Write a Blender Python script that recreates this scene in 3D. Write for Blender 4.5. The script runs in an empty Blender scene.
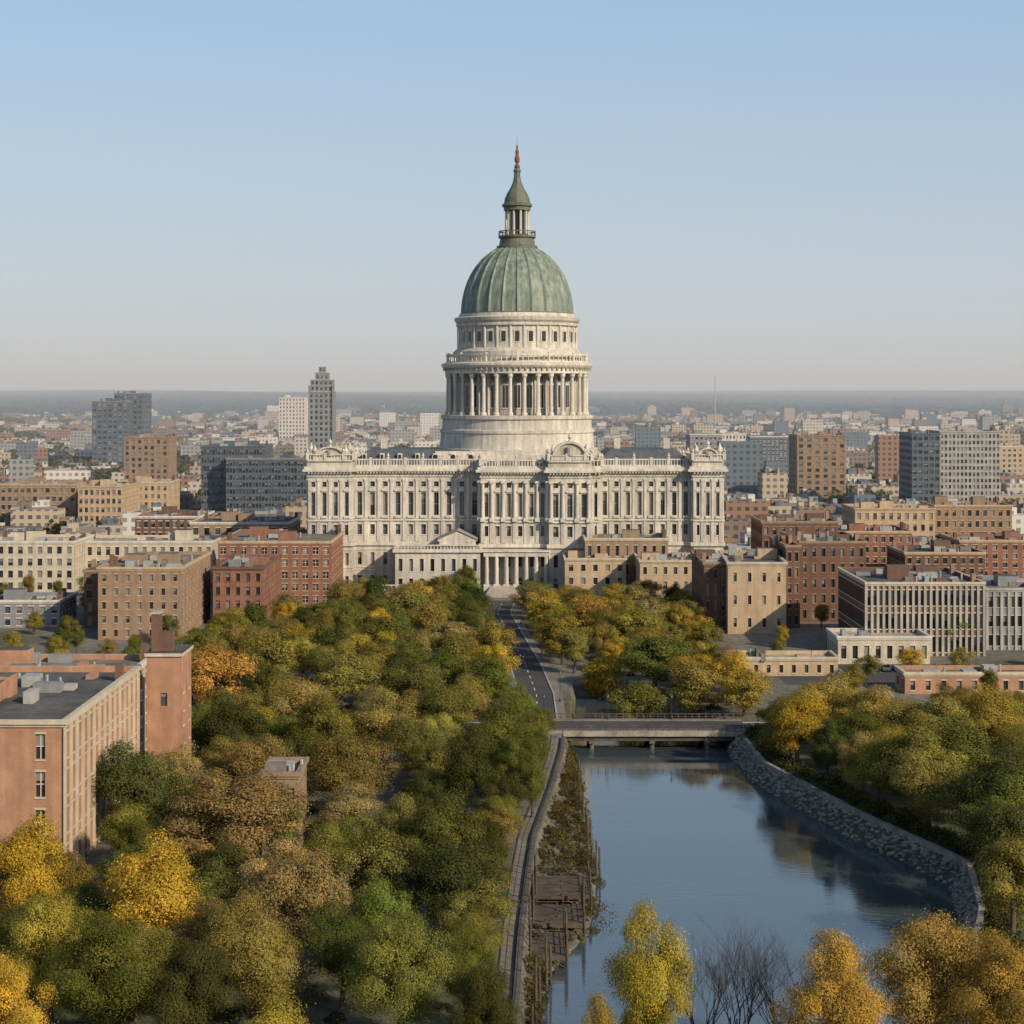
import bpy, math, random
import numpy as np
from mathutils import Vector, Matrix
random.seed(7); rng=np.random.default_rng(11)
SC=bpy.context.scene
COL=SC.collection
F=1800.0; H=62.0          # focal length in px-equivalents, eye height (m)
# survey helpers: bearing / depression measurements -> real ground-plan metres
def gy(dep,z=0.0): return F*(H-z)/(dep-392.0)
def gx(b,Y): return (b-512.0)*Y/F
def gz(r,Y): return H-(r-392.0)*Y/F

# ------------------------------------------------------------------ materials
def nt(name):
    m=bpy.data.materials.new(name); m.use_nodes=True
    t=m.node_tree; b=t.nodes['Principled BSDF']; return m,t,b
def surf(name,col,var=0.18,scale=0.35,rough=0.85,fine=3.0,bump=0.0,streak=0.12,metal=0.0):
    m,t,b=nt(name); N=t.nodes; L=t.links
    g=N.new('ShaderNodeNewGeometry')
    n1=N.new('ShaderNodeTexNoise'); n1.inputs['Scale'].default_value=scale; n1.inputs['Detail'].default_value=5
    n2=N.new('ShaderNodeTexNoise'); n2.inputs['Scale'].default_value=fine; n2.inputs['Detail'].default_value=3
    mp=N.new('ShaderNodeMapping'); mp.inputs['Scale'].default_value=(0.9,0.9,0.06)
    n3=N.new('ShaderNodeTexNoise'); n3.inputs['Scale'].default_value=1.0; n3.inputs['Detail'].default_value=4
    L.new(g.outputs['Position'],n1.inputs['Vector']); L.new(g.outputs['Position'],n2.inputs['Vector'])
    L.new(g.outputs['Position'],mp.inputs['Vector']); L.new(mp.outputs[0],n3.inputs['Vector'])
    def rmp(n,a):
        r=N.new('ShaderNodeMapRange'); r.inputs[1].default_value=0.3; r.inputs[2].default_value=0.7
        r.inputs[3].default_value=1-a; r.inputs[4].default_value=1+a; L.new(n.outputs['Fac'],r.inputs[0]); return r
    a=rmp(n1,var); c=rmp(n2,var*0.6); d=rmp(n3,streak)
    m1=N.new('ShaderNodeMath'); m1.operation='MULTIPLY'; L.new(a.outputs[0],m1.inputs[0]); L.new(c.outputs[0],m1.inputs[1])
    m2=N.new('ShaderNodeMath'); m2.operation='MULTIPLY'; L.new(m1.outputs[0],m2.inputs[0]); L.new(d.outputs[0],m2.inputs[1])
    v=N.new('ShaderNodeVectorMath'); v.operation='SCALE'; v.inputs[0].default_value=col; L.new(m2.outputs[0],v.inputs['Scale'])
    L.new(v.outputs[0],b.inputs['Base Color']); b.inputs['Roughness'].default_value=rough; b.inputs['Metallic'].default_value=metal
    b.inputs['Specular IOR Level'].default_value=0.3
    if bump>0:
        bp=N.new('ShaderNodeBump'); bp.inputs['Strength'].default_value=bump; bp.inputs['Distance'].default_value=0.1
        L.new(n2.outputs['Fac'],bp.inputs['Height']); L.new(bp.outputs[0],b.inputs['Normal'])
    return m
def glass(name,col,rough=0.12):
    m,t,b=nt(name); b.inputs['Base Color'].default_value=(*col,1); b.inputs['Roughness'].default_value=rough
    b.inputs['Specular IOR Level'].default_value=0.6; return m
M={}
M['lime']=surf('limestone',(0.45,0.415,0.36),0.18,0.12,0.8,1.6,0.2,0.24)
M['lime2']=surf('limestone_trim',(0.51,0.475,0.41),0.14,0.3,0.8,2.0,0.0,0.2)
M['limed']=surf('limestone_dark',(0.33,0.30,0.26),0.15,0.2,0.8,1.5)  # darker limestone tone: inner drum wall, steps, mullions, warehouse pilasters
M['copper']=surf('green_copper',(0.17,0.205,0.165),0.22,0.25,0.55,1.2,0.0,0.35)
M['copperd']=surf('weathered_copper',(0.11,0.12,0.09),0.2,0.4,0.6)
M['red']=surf('finial_red',(0.22,0.07,0.06),0.1)
M['slate']=surf('slate_roof',(0.085,0.095,0.105),0.2,0.4,0.7)
M['brick']=surf('orange_brick',(0.35,0.195,0.12),0.18,0.4,0.9,4.0)
M['redbrick']=surf('red_brick',(0.22,0.11,0.075),0.18,0.4,0.9,4.0)
M['dkbrick']=surf('dark_brick',(0.14,0.08,0.058),0.18,0.4,0.9,4.0)
M['brown']=surf('brown_brick',(0.26,0.18,0.12),0.15,0.4,0.9,4.0)
M['tan']=surf('tan_brick',(0.42,0.31,0.205),0.13,0.4,0.9,4.0)
M['cream']=surf('cream_stone',(0.46,0.40,0.31),0.12,0.4,0.9)
M['white']=surf('white_trim',(0.54,0.50,0.44),0.12,0.4,0.8)
M['conc']=surf('concrete',(0.33,0.32,0.30),0.15,0.3,0.9)
M['greyw']=surf('grey_panel',(0.20,0.21,0.22),0.15,0.3,0.8)
M['bluew']=surf('blue_grey_panel',(0.085,0.105,0.13),0.15,0.3,0.5)
M['roofd']=surf('dark_roof_felt',(0.085,0.083,0.08),0.4,0.15,0.9,0.8)
M['roofl']=surf('light_roof_gravel',(0.30,0.27,0.235),0.3,0.15,0.95,1.0)
M['roofm']=surf('mid_roof_membrane',(0.17,0.15,0.13),0.35,0.15,0.95,1.0)
M['metal']=surf('galvanised_metal',(0.30,0.31,0.31),0.15,0.5,0.5)
M['iron']=surf('painted_iron',(0.03,0.032,0.035),0.1,0.5,0.5)
M['wood']=surf('weathered_timber',(0.08,0.065,0.05),0.4,0.6,0.9,6.0)
M['asphalt']=surf('asphalt',(0.06,0.06,0.062),0.2,0.1,0.9,2.0,0,0.05)
M['paving']=surf('paving',(0.19,0.17,0.145),0.25,0.2,0.9,2.0)
M['paint']=surf('road_paint',(0.75,0.74,0.7),0.15,1.0,0.7)
M['rock']=surf('river_stone',(0.25,0.225,0.19),0.35,0.5,0.95,3.0)
M['drock']=surf('damp_quay_stone',(0.10,0.09,0.075),0.35,0.5,0.95,3.0)
M['bark']=surf('bark',(0.085,0.065,0.05),0.3,1.0,0.95,5.0)
M['g1']=glass('dark_glass',(0.025,0.028,0.03)); M['g2']=glass('blue_glass',(0.06,0.07,0.08),0.2); M['g3']=glass('blind_glass',(0.2,0.18,0.15),0.5)
M['tyre']=surf('tyre_rubber',(0.02,0.02,0.02),0.1)

# foliage
def leafmat():
    m=bpy.data.materials.new('foliage'); m.use_nodes=True; t=m.node_tree; N=t.nodes; L=t.links; N.clear()
    out=N.new('ShaderNodeOutputMaterial'); oi=N.new('ShaderNodeObjectInfo')
    at=N.new('ShaderNodeAttribute'); at.attribute_name='tint'
    ar=N.new('ShaderNodeAttribute'); ar.attribute_name='hue'
    v=N.new('ShaderNodeVectorMath'); v.operation='SCALE'; L.new(oi.outputs['Color'],v.inputs[0]); L.new(at.outputs['Fac'],v.inputs['Scale'])
    mx=N.new('ShaderNodeMix'); mx.data_type='RGBA'; mx.blend_type='MULTIPLY'
    L.new(ar.outputs['Fac'],mx.inputs[0]); L.new(v.outputs[0],mx.inputs[6]); mx.inputs[7].default_value=(1.65,1.35,0.85,1)
    d=N.new('ShaderNodeBsdfDiffuse'); tr=N.new('ShaderNodeBsdfTranslucent'); ms=N.new('ShaderNodeMixShader'); ms.inputs[0].default_value=0.32
    L.new(mx.outputs[2],d.inputs[0]); L.new(mx.outputs[2],tr.inputs[0]); L.new(d.outputs[0],ms.inputs[1]); L.new(tr.outputs[0],ms.inputs[2]); L.new(ms.outputs[0],out.inputs[0])
    return m
M['leaf']=leafmat()

# ------------------------------------------------------------------ mesh builder
class MB:
    def __init__(s,mats): s.v=[]; s.f=[]; s.m=[]; s.mats=mats; s.ix={k:i for i,k in enumerate(mats)}
    def q(s,pts,m):
        i=len(s.v); s.v.extend(pts); s.f.append(tuple(range(i,i+len(pts)))); s.m.append(s.ix[m])
    def box(s,x0,x1,y0,y1,z0,z1,m,top=None):
        i=len(s.v); s.v.extend([(x0,y0,z0),(x1,y0,z0),(x1,y1,z0),(x0,y1,z0),(x0,y0,z1),(x1,y0,z1),(x1,y1,z1),(x0,y1,z1)])
        for f in ((0,1,5,4),(1,2,6,5),(2,3,7,6),(3,0,4,7),(0,3,2,1)): s.f.append(tuple(i+k for k in f)); s.m.append(s.ix[m])
        s.f.append((i+4,i+5,i+6,i+7)); s.m.append(s.ix[top or m])
    def obox(s,a,b,half,z0,z1,m):   # box along segment a-b (xy)
        ax,ay=a; bx,by=b; L=math.hypot(bx-ax,by-ay) or 1; nx,ny=-(by-ay)/L*half,(bx-ax)/L*half
        P=[(ax-nx,ay-ny),(bx-nx,by-ny),(bx+nx,by+ny),(ax+nx,ay+ny)]
        i=len(s.v); s.v.extend([(p[0],p[1],z0) for p in P]+[(p[0],p[1],z1) for p in P])
        for f in ((0,1,5,4),(1,2,6,5),(2,3,7,6),(3,0,4,7),(0,3,2,1),(4,5,6,7)): s.f.append(tuple(i+k for k in f)); s.m.append(s.ix[m])
    def tube(s,p,q,r0,r1,n,m,cap=True):
        p=Vector(p); q=Vector(q); d=(q-p).normalized(); u=d.orthogonal().normalized(); w=d.cross(u)
        i=len(s.v)
        for c,r in ((p,r0),(q,r1)):
            for k in range(n):
                a=2*math.pi*k/n; s.v.append(tuple(c+u*math.cos(a)*r+w*math.sin(a)*r))
        for k in range(n):
            s.f.append((i+k,i+(k+1)%n,i+n+(k+1)%n,i+n+k)); s.m.append(s.ix[m])
        if cap: s.f.append(tuple(i+n+k for k in range(n))); s.m.append(s.ix[m])
    def lathe(s,prof,cx,cy,n,m,rib=None):
        i=len(s.v)
        for (r,z) in prof:
            for k in range(n):
                a=2*math.pi*k/n; rr=r+(rib(k) if rib else 0); s.v.append((cx+rr*math.sin(a),cy-rr*math.cos(a),z))
        for j in range(len(prof)-1):
            for k in range(n):
                a=i+j*n+k; b=i+j*n+(k+1)%n; s.f.append((a,b,b+n,a+n)); s.m.append(s.ix[m])
    def facade(s,a,b,z0,z1,nc,rows,wall,ww=0.45,dep=0.35,sill=None,glassm=('g1','g1','g2','g3'),mull=None,arch=False):
        """rows: list of (zbottom,ztop) window extents, absolute z"""
        ax,ay=a; bx,by=b; L=math.hypot(bx-ax,by-ay); ux,uy=(bx-ax)/L,(by-ay)/L; nx,ny=uy,-ux
        P=lambda u,z,o=0: (ax+ux*u+nx*o, ay+uy*u+ny*o, z)
        R=lambda u0,u1,za,zb,m,o=0: s.q([P(u0,za,o),P(u1,za,o),P(u1,zb,o),P(u0,zb,o)],m)
        zc=z0; cw=L/nc
        for (wa,wb) in rows:
            if wa>zc+1e-4: R(0,L,zc,wa,wall)
            for c in range(nc):
                u0=c*cw; u1=u0+cw; w0=u0+cw*(1-ww)/2; w1=u1-cw*(1-ww)/2
                R(u0,w0,wa,wb,wall); R(w1,u1,wa,wb,wall)
                g=random.choice(glassm)
                R(w0,w1,wa,wb,g,-dep)
                if g!='g3' and random.random()<.4: R(w0,w1,wb-(wb-wa)*random.uniform(.2,.6),wb,'g3',-dep+.02)
                s.q([P(w0,wa),P(w0,wa,-dep),P(w0,wb,-dep),P(w0,wb)],wall); s.q([P(w1,wa,-dep),P(w1,wa),P(w1,wb),P(w1,wb,-dep)],wall)
                s.q([P(w0,wa),P(w1,wa),P(w1,wa,-dep),P(w0,wa,-dep)],wall); s.q([P(w0,wb,-dep),P(w1,wb,-dep),P(w1,wb),P(w0,wb)],wall)
                if mull:
                    mu=(w0+w1)/2; R(mu-0.06,mu+0.06,wa,wb,mull,-dep+0.04); zm=(wa+wb)/2; R(w0,w1,zm-0.06,zm+0.06,mull,-dep+0.05)
                if sill:
                    s.q([P(w0-.15,wa-.25,.12),P(w1+.15,wa-.25,.12),P(w1+.15,wa-.01,.12),P(w0-.15,wa-.01,.12)],sill)
                    s.q([P(w0-.15,wa-.01,.12),P(w1+.15,wa-.01,.12),P(w1+.15,wa-.01,0.0),P(w0-.15,wa-.01,0.0)],sill)
                    R(w0-.15,w1+.15,wb+.01,wb+.3,sill,.06)
            zc=wb
        if z1>zc: R(0,L,zc,z1,wall)
    def obj(s,name,loc=(0,0,0),rot=0.0,color=None):
        me=bpy.data.meshes.new(name); me.from_pydata(s.v,[],s.f)
        for k in s.mats: me.materials.append(M[k])
        me.polygons.foreach_set('material_index',s.m); me.update()
        o=bpy.data.objects.new(name,me); COL.objects.link(o); o.location=loc; o.rotation_euler=(0,0,rot)
        return o
STD=['lime','lime2','limed','copper','copperd','red','slate','brick','redbrick','dkbrick','brown','tan','cream','white','conc','greyw','bluew','roofd','roofl','roofm','metal','iron','wood','asphalt','paving','paint','rock','drock','g1','g2','g3','tyre','bark']

# ------------------------------------------------------------------ river geometry
LBY=[160,172,185,205,230,250,280,309,336,345,385,400]; LBX=[0,0,.5,1,2,3,6,8.5,10,11,13,14]
RBY=[160,172,200,215,237,265,301,336,360,385,400];   RBX=[47,47,49,54,58,49,40,39,32,24,20]
SHY=[172,190,203,216,238,258,285,315,330]; SHX=[.9,1.4,3.5,7.5,8.5,6.5,4.0,1.5,0]
xl=lambda y: float(np.interp(y,LBY,LBX)); xr=lambda y: float(np.interp(y,RBY,RBX)); shf=lambda y: float(np.interp(y,SHY,SHX))
def sm(a): a=float(np.clip(a,0,1)); return a*a*(3-2*a)
def gheight(x,y):
    if y>395 or y<165: return 0.0
    dl=x-xl(y); dr=xr(y)-x; dn=y-172; df=385-y
    s=shf(y)
    hl=-5.0*sm(dl/1.2) if s<.3 else -(1.6*sm(dl/.8)+1.2*sm(dl/s)+2.2*sm((dl-s)/2.0))
    return hl*sm((dr+2.5)/4.5)*sm((dn+3)/6)*sm((df+3)/6)
# ------------------------------------------------------------------ ground sheet
def ground():
    xs=sorted(set(list(np.arange(-12,24,.75))+list(np.arange(-60,-12,3))+list(np.arange(24,90,1.0))+list(np.arange(90,150,3))+list(np.arange(-300,-60,12))+list(np.arange(150,300,12))+[-20000,-8000,-3000,-1200,-600,600,1200,3000,8000,20000]))
    ys=sorted(set(list(np.arange(160,400,1.5))+list(np.arange(400,700,15))+[-2000,-300,0,60,110,140,900,1300,2000,3500,6000,10000,20000,40000]))
    nx=len(xs); v=[(x,y,gheight(x,y)) for y in ys for x in xs]
    f=[(j*nx+i,j*nx+i+1,(j+1)*nx+i+1,(j+1)*nx+i) for j in range(len(ys)-1) for i in range(nx-1)]
    me=bpy.data.meshes.new('ground'); me.from_pydata(v,[],f); o=bpy.data.objects.new('ground',me); COL.objects.link(o)
    m,t,b=nt('ground_cover'); N=t.nodes; L=t.links
    g=N.new('ShaderNodeNewGeometry')
    n1=N.new('ShaderNodeTexNoise'); n1.inputs['Scale'].default_value=0.012; n1.inputs['Detail'].default_value=6
    n2=N.new('ShaderNodeTexNoise'); n2.inputs['Scale'].default_value=0.6; n2.inputs['Detail'].default_value=5
    for n in (n1,n2): L.new(g.outputs['Position'],n.inputs['Vector'])
    r=N.new('ShaderNodeValToRGB'); e=r.color_ramp.elements
    e[0].position=0.42; e[0].color=(0.075,0.075,0.035,1); e[1].position=0.56; e[1].color=(0.17,0.155,0.13,1)
    L.new(n1.outputs['Fac'],r.inputs[0])
    r2=N.new('ShaderNodeMapRange'); r2.inputs[1].default_value=0.3; r2.inputs[2].default_value=0.7; r2.inputs[3].default_value=0.6; r2.inputs[4].default_value=1.3
    L.new(n2.outputs['Fac'],r2.inputs[0]); v=N.new('ShaderNodeVectorMath'); v.operation='SCALE'; L.new(r.outputs[0],v.inputs[0]); L.new(r2.outputs[0],v.inputs['Scale'])
    L.new(v.outputs[0],b.inputs['Base Color']); b.inputs['Roughness'].default_value=0.95; me.materials.append(m)
ground()
def water():
    me=bpy.data.meshes.new('river_water'); me.from_pydata([(-3,168,-3),(160,168,-3),(160,390,-3),(-3,390,-3)],[],[(0,1,2,3)])
    o=bpy.data.objects.new('river_water',me); COL.objects.link(o)
    m,t,b=nt('river_water'); N=t.nodes; L=t.links
    b.inputs['Base Color'].default_value=(0.055,0.075,0.085,1); b.inputs['Roughness'].default_value=0.03; b.inputs['IOR'].default_value=1.6; b.inputs['Specular IOR Level'].default_value=1.0
    g=N.new('ShaderNodeNewGeometry'); mp=N.new('ShaderNodeMapping'); mp.inputs['Scale'].default_value=(0.4,1.3,1)
    n=N.new('ShaderNodeTexNoise'); n.inputs['Scale'].default_value=1.4; n.inputs['Detail'].default_value=4
    n2=N.new('ShaderNodeTexNoise'); n2.inputs['Scale'].default_value=0.05
    L.new(g.outputs['Position'],mp.inputs[0]); L.new(mp.outputs[0],n.inputs['Vector']); L.new(g.outputs['Position'],n2.inputs['Vector'])
    pw=N.new('ShaderNodeMapRange'); pw.inputs[1].default_value=.4; pw.inputs[2].default_value=.62; L.new(n2.outputs['Fac'],pw.inputs[0]); pw.inputs[3].default_value=.2
    mm=N.new('ShaderNodeMath'); mm.operation='MULTIPLY'; L.new(n.outputs['Fac'],mm.inputs[0]); L.new(pw.outputs[0],mm.inputs[1])
    bp=N.new('ShaderNodeBump'); bp.inputs['Strength'].default_value=0.14; bp.inputs['Distance'].default_value=0.2
    L.new(mm.outputs[0],bp.inputs['Height']); L.new(bp.outputs[0],b.inputs['Normal']); me.materials.append(m)
water()

# ------------------------------------------------------------------ generic building
FOOT=[]   # footprints (cx,cy,hw,hd)
def building(name,X,Y,w,d,h,wall='tan',cols=6,floors=4,side=None,trim='white',roof='roofd',rot=0.0,ww=0.45,hh=0.55,sill=True,mull=None,corn=0.35,clutter=4,glassm=('g1','g1','g2','g3'),ground_fl=0.0,pil=None,pilf=True,pils=True,wf=None):
    b=MB(STD); x0,x1=-w/2,w/2; top=h-1.0
    side=side or max(2,int(d/(w/cols))); fh=(top-ground_fl)/floors
    rows=[(ground_fl+fh*(i+(1-hh)/2),ground_fl+fh*(i+(1+hh)/2)) for i in range(floors)]
    tr=trim if sill else None
    b.facade((x0,0),(x1,0),0,h,cols,rows,wall,wf or ww,0.3,tr,glassm,mull)
    b.facade((x1,0),(x1,d),0,h,side,rows,wall,ww,0.3,tr,glassm,mull)
    b.facade((x0,d),(x0,0),0,h,side,rows,wall,ww,0.3,tr,glassm,mull)
    b.q([(x1,d,0),(x0,d,0),(x0,d,h),(x1,d,h)],wall)
    t=0.35; zr=h-0.9
    b.box(x0,x1,0,t,h,h+.003,trim); b.box(x0,x1,d-t,d,h,h+.003,trim); b.box(x0,x0+t,t,d-t,h,h+.003,trim); b.box(x1-t,x1,t,d-t,h,h+.003,trim)
    b.q([(x0+t,t,zr),(x1-t,t,zr),(x1-t,d-t,zr),(x0+t,d-t,zr)],roof)
    for A,B_ in (((x0+t,t),(x1-t,t)),((x1-t,t),(x1-t,d-t)),((x1-t,d-t),(x0+t,d-t)),((x0+t,d-t),(x0+t,t))):
        b.q([(A[0],A[1],zr),(A[0],A[1],h),(B_[0],B_[1],h),(B_[0],B_[1],zr)],wall)
    if corn>0:
        for za,zb,o in ((h-.55,h+.05,corn),(h-.9,h-.56,corn*.5)):
            b.box(x0-o,x1+o,-o,-.002,za,zb,trim); b.box(x1+.002,x1+o,0,d,za,zb,trim); b.box(x0-o,x0-.002,0,d,za,zb,trim)
    if pil:
        if pilf:
            for i in range(cols+1):
                x=x0+w*i/cols; b.box(x-.3,x+.3,-.28,-.003,0,h-.95,pil)
        if pils:
            for i in range(side+1):
                y=d*i/side; b.box(x1+.003,x1+.28,y-.3,y+.3,0,h-.95,pil); b.box(x0-.28,x0-.003,y-.3,y+.3,0,h-.95,pil)
    r=random.Random(int(w*7)+int(X)+int(Y))
    for i in range(clutter*2):
        cx=r.uniform(x0+w*.1,x1-w*.1); cy=r.uniform(d*.1,d*.9); a=r.uniform(.4,2.0); c=r.uniform(.5,1.8); z=r.uniform(.5,1.8)
        b.box(cx-a,cx+a,cy-c,cy+c,zr-.05,zr+z,r.choice(['metal','conc',wall,'greyw','roofm']))
        if r.random()<.5: b.tube((cx+a+1,cy,zr),(cx+a+1,cy,zr+1.6),.22,.22,6,'metal')
    if clutter>3:
        for k in range(1+int(w*d>700)):
            cx=r.uniform(x0+w*.2,x1-w*.2); cy=d*r.uniform(.35,.75)
            b.box(cx-2.6,cx+2.6,cy-2,cy+2,zr-.04,zr+r.uniform(2.2,3.4),wall,'roofd')
        for k in range(2):
            cx=r.choice([x0+.9,x1-.9]); cy=r.uniform(2,d-2); b.box(cx-.5,cx+.5,cy-.8,cy+.8,zr-.03,h+r.uniform(1.2,2.4),'dkbrick' if wall!='dkbrick' else 'brown')
    FOOT.append((X,Y+d/2,w/2+3,d/2+3))
    return b.obj(name,(X,Y,0),rot)
def bp(name,x0,x1,yb,yt,d,**k):
    Y=gy(yb); X0,X1=gx(x0,Y),gx(x1,Y); h=gz(yt,Y)
    return building(name,(X0+X1)/2,Y,X1-X0,d,h,**k)
def bY(name,x0,x1,Y,yt,d,**k):
    X0,X1=gx(x0,Y),gx(x1,Y); return building(name,(X0+X1)/2,Y,X1-X0,d,gz(yt,Y),**k)

def big_block():
    building('brick_warehouse',-84,229,54,45,20.3,wall='brick',cols=9,floors=4,side=14,trim='cream',roof='roofd',ww=.5,wf=.2,hh=.66,mull='white',corn=.5,clutter=14,pil='cream',pilf=False)
    b=MB(STD)
    b.facade((-2.6,0),(2.6,0),0,21.6,1,[(14,16)],'brick',.2,.3,None); b.facade((2.6,0),(2.6,9),0,21.6,2,[(3,5.5),(8,10.5),(13,15.5)],'brick',.3,.3,'white')
    b.q([(-2.6,9,0),(-2.6,0,0),(-2.6,0,21.6),(-2.6,9,21.6)],'brick'); b.q([(2.6,9,0),(-2.6,9,0),(-2.6,9,21.6),(2.6,9,21.6)],'brick')
    b.box(-2.9,2.9,-.3,9.3,21.6,22.1,'cream','roofd'); b.box(-2.3,-1.1,2,4.5,22.1,27.8,'dkbrick'); b.box(-1.09,.9,2.4,4.2,22.1,25.0,'dkbrick'); b.box(-2.45,-.95,1.8,4.7,27.8,28.1,'conc')
    b.obj('brick_stair_tower',(-53.2,275,0))
    FOOT.append((-53,280,6,8))
    building('brick_annex',-86,277,52,24,18.2,wall='brick',cols=12,floors=4,side=6,roof='roofm',pil='cream',clutter=11)
big_block()
bp('stone_pavilion',-10,60,628,600,18,wall='greyw',cols=6,floors=2,roof='slate',trim='white')
bp('brown_brick_building',98,181,640,567,44,wall='brown',cols=7,floors=5,side=9,trim='tan',roof='roofm',ww=.3,hh=.5)
bp('red_brick_building',213,263,625,567,38,wall='redbrick',cols=5,floors=4,side=10,trim='dkbrick',roof='roofd',ww=.4)
bY('red_brick_apartments',218,331,523,541,45,wall='redbrick',cols=11,floors=5,side=10,trim='tan',roof='roofm',ww=.5,mull='white')
bp('cream_office_building',-14,74,592,541,26,wall='cream',cols=9,floors=4,trim='white',roof='roofl',ww=.5,hh=.6)
bp('cream_office_building',76,213,586,541,24,wall='cream',cols=15,floors=3,trim='white',roof='roofl',ww=.45,hh=.6)
bp('dark_brick_building',84,116,628,570,30,wall='dkbrick',cols=3,floors=4,trim='brown',roof='roofd')
bY('brick_row_building',190,290,610,522,30,wall='brown',cols=9,floors=4,roof='roofd')
bY('dark_brick_building',135,200,650,516,30,wall='dkbrick',cols=9,floors=4,roof='roofd')
bY('brown_office_block',0,76,820,484,40,wall='brown',cols=12,floors=5,trim='tan',roof='roofl',ww=.6)
bY('brown_office_block',78,122,800,486,40,wall='tan',cols=8,floors=5,trim='tan',roof='roofl',ww=.6)
bY('tan_office_block',118,168,840,482,30,wall='tan',cols=8,floors=5,trim='cream',roof='roofl')
bY('tan_apartment_tower',124,168,1000,437,26,wall='brown',cols=7,floors=11,trim='brown',roof='roofd',ww=.5)
bY('dark_office_tower',92,128,1480,401,40,wall='bluew',cols=7,floors=12,trim='greyw',roof='roofd',ww=.6)
bY('dark_office_tower',114,142,1500,393,40,wall='bluew',cols=6,floors=14,trim='greyw',roof='roofd',ww=.6)
bY('glass_office_block',201,262,860,446,40,wall='bluew',cols=22,floors=9,trim='bluew',roof='roofd',ww=.75,hh=.6,sill=False,glassm=('g1','g2'))
bY('glass_office_block',226,310,850,458,40,wall='bluew',cols=26,floors=9,trim='greyw',roof='roofd',ww=.75,hh=.6,sill=False,glassm=('g1','g2'))
bY('white_apartment_tower',279,305,2200,397,40,wall='white',cols=8,floors=12,roof='roofl')
def grey_tower():
    Y=1100; X=gx(322.5,Y); b=MB(STD)
    for w,z0,z1 in ((15,0,62),(13.4,62,69),(8,69,73.5),(4,73.5,77)):
        r=[(z,z+2) for z in np.arange(z0+1.2,z1-2.1,3.4)]; n=max(2,int(w/2.6))
        for a,c in (((-w/2,-w/2),(w/2,-w/2)),((w/2,-w/2),(w/2,w/2)),((-w/2,w/2),(-w/2,-w/2)),((w/2,w/2),(-w/2,w/2))):
            b.facade(a,c,z0,z1,n,r,'greyw',.5,.4,None,('g1','g2'))
        b.box(-w/2-.2,w/2+.2,-w/2-.2,w/2+.2,z1,z1+.5,'conc')
    for x in(-7.2,7.2): b.box(x-.6,x+.6,-8.3,-7.4,0,66,'greyw')
    b.obj('grey_office_tower',(X,Y,0)); FOOT.append((X,Y,12,12))
grey_tower()
bY('brown_apartment_tower',797,846,1000,435,30,wall='brown',cols=6,floors=11,trim='brown',roof='roofd',ww=.5)
bY('glass_slab_tower',912,940,900,433,30,wall='bluew',cols=5,floors=12,trim='bluew',roof='roofd',ww=.7,glassm=('g1','g2'),sill=False)
bY('concrete_slab_tower',940,1000,905,431,30,wall='conc',cols=15,floors=13,trim='conc',roof='roofm',ww=.6)
bY('white_office_block',722,746,1300,433,40,wall='white',cols=7,floors=8,roof='roofl')
bY('grey_office_block',690,722,1200,434,30,wall='greyw',cols=7,floors=9,roof='roofd')
bY('grey_office_block',750,800,1400,436,30,wall='bluew',cols=12,floors=9,roof='roofd')
bY('tan_office_block',985,1050,1150,446,30,wall='tan',cols=12,floors=8,roof='roofd')
# right middle ground
bp('tan_brick_building',728,786,634,562,34,wall='tan',cols=4,floors=3,side=6,trim='cream',roof='roofd',ww=.22,hh=.4,rot=math.radians(-3))
bp('dark_brick_building',704,727,630,562,32,wall='dkbrick',cols=3,floors=4,trim='brown',roof='roofd',ww=.3)
bp('dark_brick_building',786,800,628,545,30,wall='dkbrick',cols=2,floors=5,trim='brown',roof='roofd')
bp('red_brick_building',800,866,622,541,34,wall='dkbrick',cols=7,floors=5,trim='brown',roof='roofd',ww=.35)
bp('colonnaded_warehouse',866,984,656,582,36,wall='dkbrick',cols=20,floors=3,trim='cream',roof='roofd',ww=.7,hh=.66,pil='limed',pils=False,clutter=10)
bp('grey_warehouse',987,1045,650,588,30,wall='greyw',cols=8,floors=3,trim='conc',roof='roofm',ww=.7,pil='conc')
bY('red_brick_building',762,838,560,521,26,wall='dkbrick',cols=9,floors=5,trim='brown',roof='roofm')
bY('brick_row_building',838,912,575,531,26,wall='redbrick',cols=9,floors=5,trim='tan',roof='roofd')
bY('brick_row_building',905,985,540,552,26,wall='dkbrick',cols=9,floors=4,trim='tan',roof='roofd')
bY('brick_row_building',960,1050,600,540,26,wall='redbrick',cols=9,floors=4,trim='tan',roof='roofl')
bY('cream_row_building',855,935,680,508,26,wall='tan',cols=10,floors=4,trim='tan',roof='roofl')
bY('cream_row_building',935,1012,700,505,26,wall='brown',cols=10,floors=4,trim='tan',roof='roofm')
bY('tan_stone_building',565,626,535,558,22,wall='tan',cols=5,floors=3,trim='cream',roof='roofm',ww=.35,hh=.5)
bY('tan_stone_building',640,701,520,560,24,wall='tan',cols=6,floors=3,trim='cream',roof='roofm',ww=.35,hh=.5)
bY('brown_stone_building',585,668,542,538,12,wall='brown',cols=9,floors=3,trim='cream',roof='roofd',ww=.35)
bp('low_brick_shed',712,838,676,657,10,wall='tan',cols=10,floors=1,trim='cream',roof='roofl',ww=.3,clutter=2)
bp('low_white_building',838,930,664,636,14,wall='cream',cols=8,floors=1,trim='white',roof='roofl',clutter=2)
bp('low_brick_shed',905,1060,694,672,9,wall='brick',cols=10,floors=1,trim='cream',roof='roofm',ww=.3,clutter=2)
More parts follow.
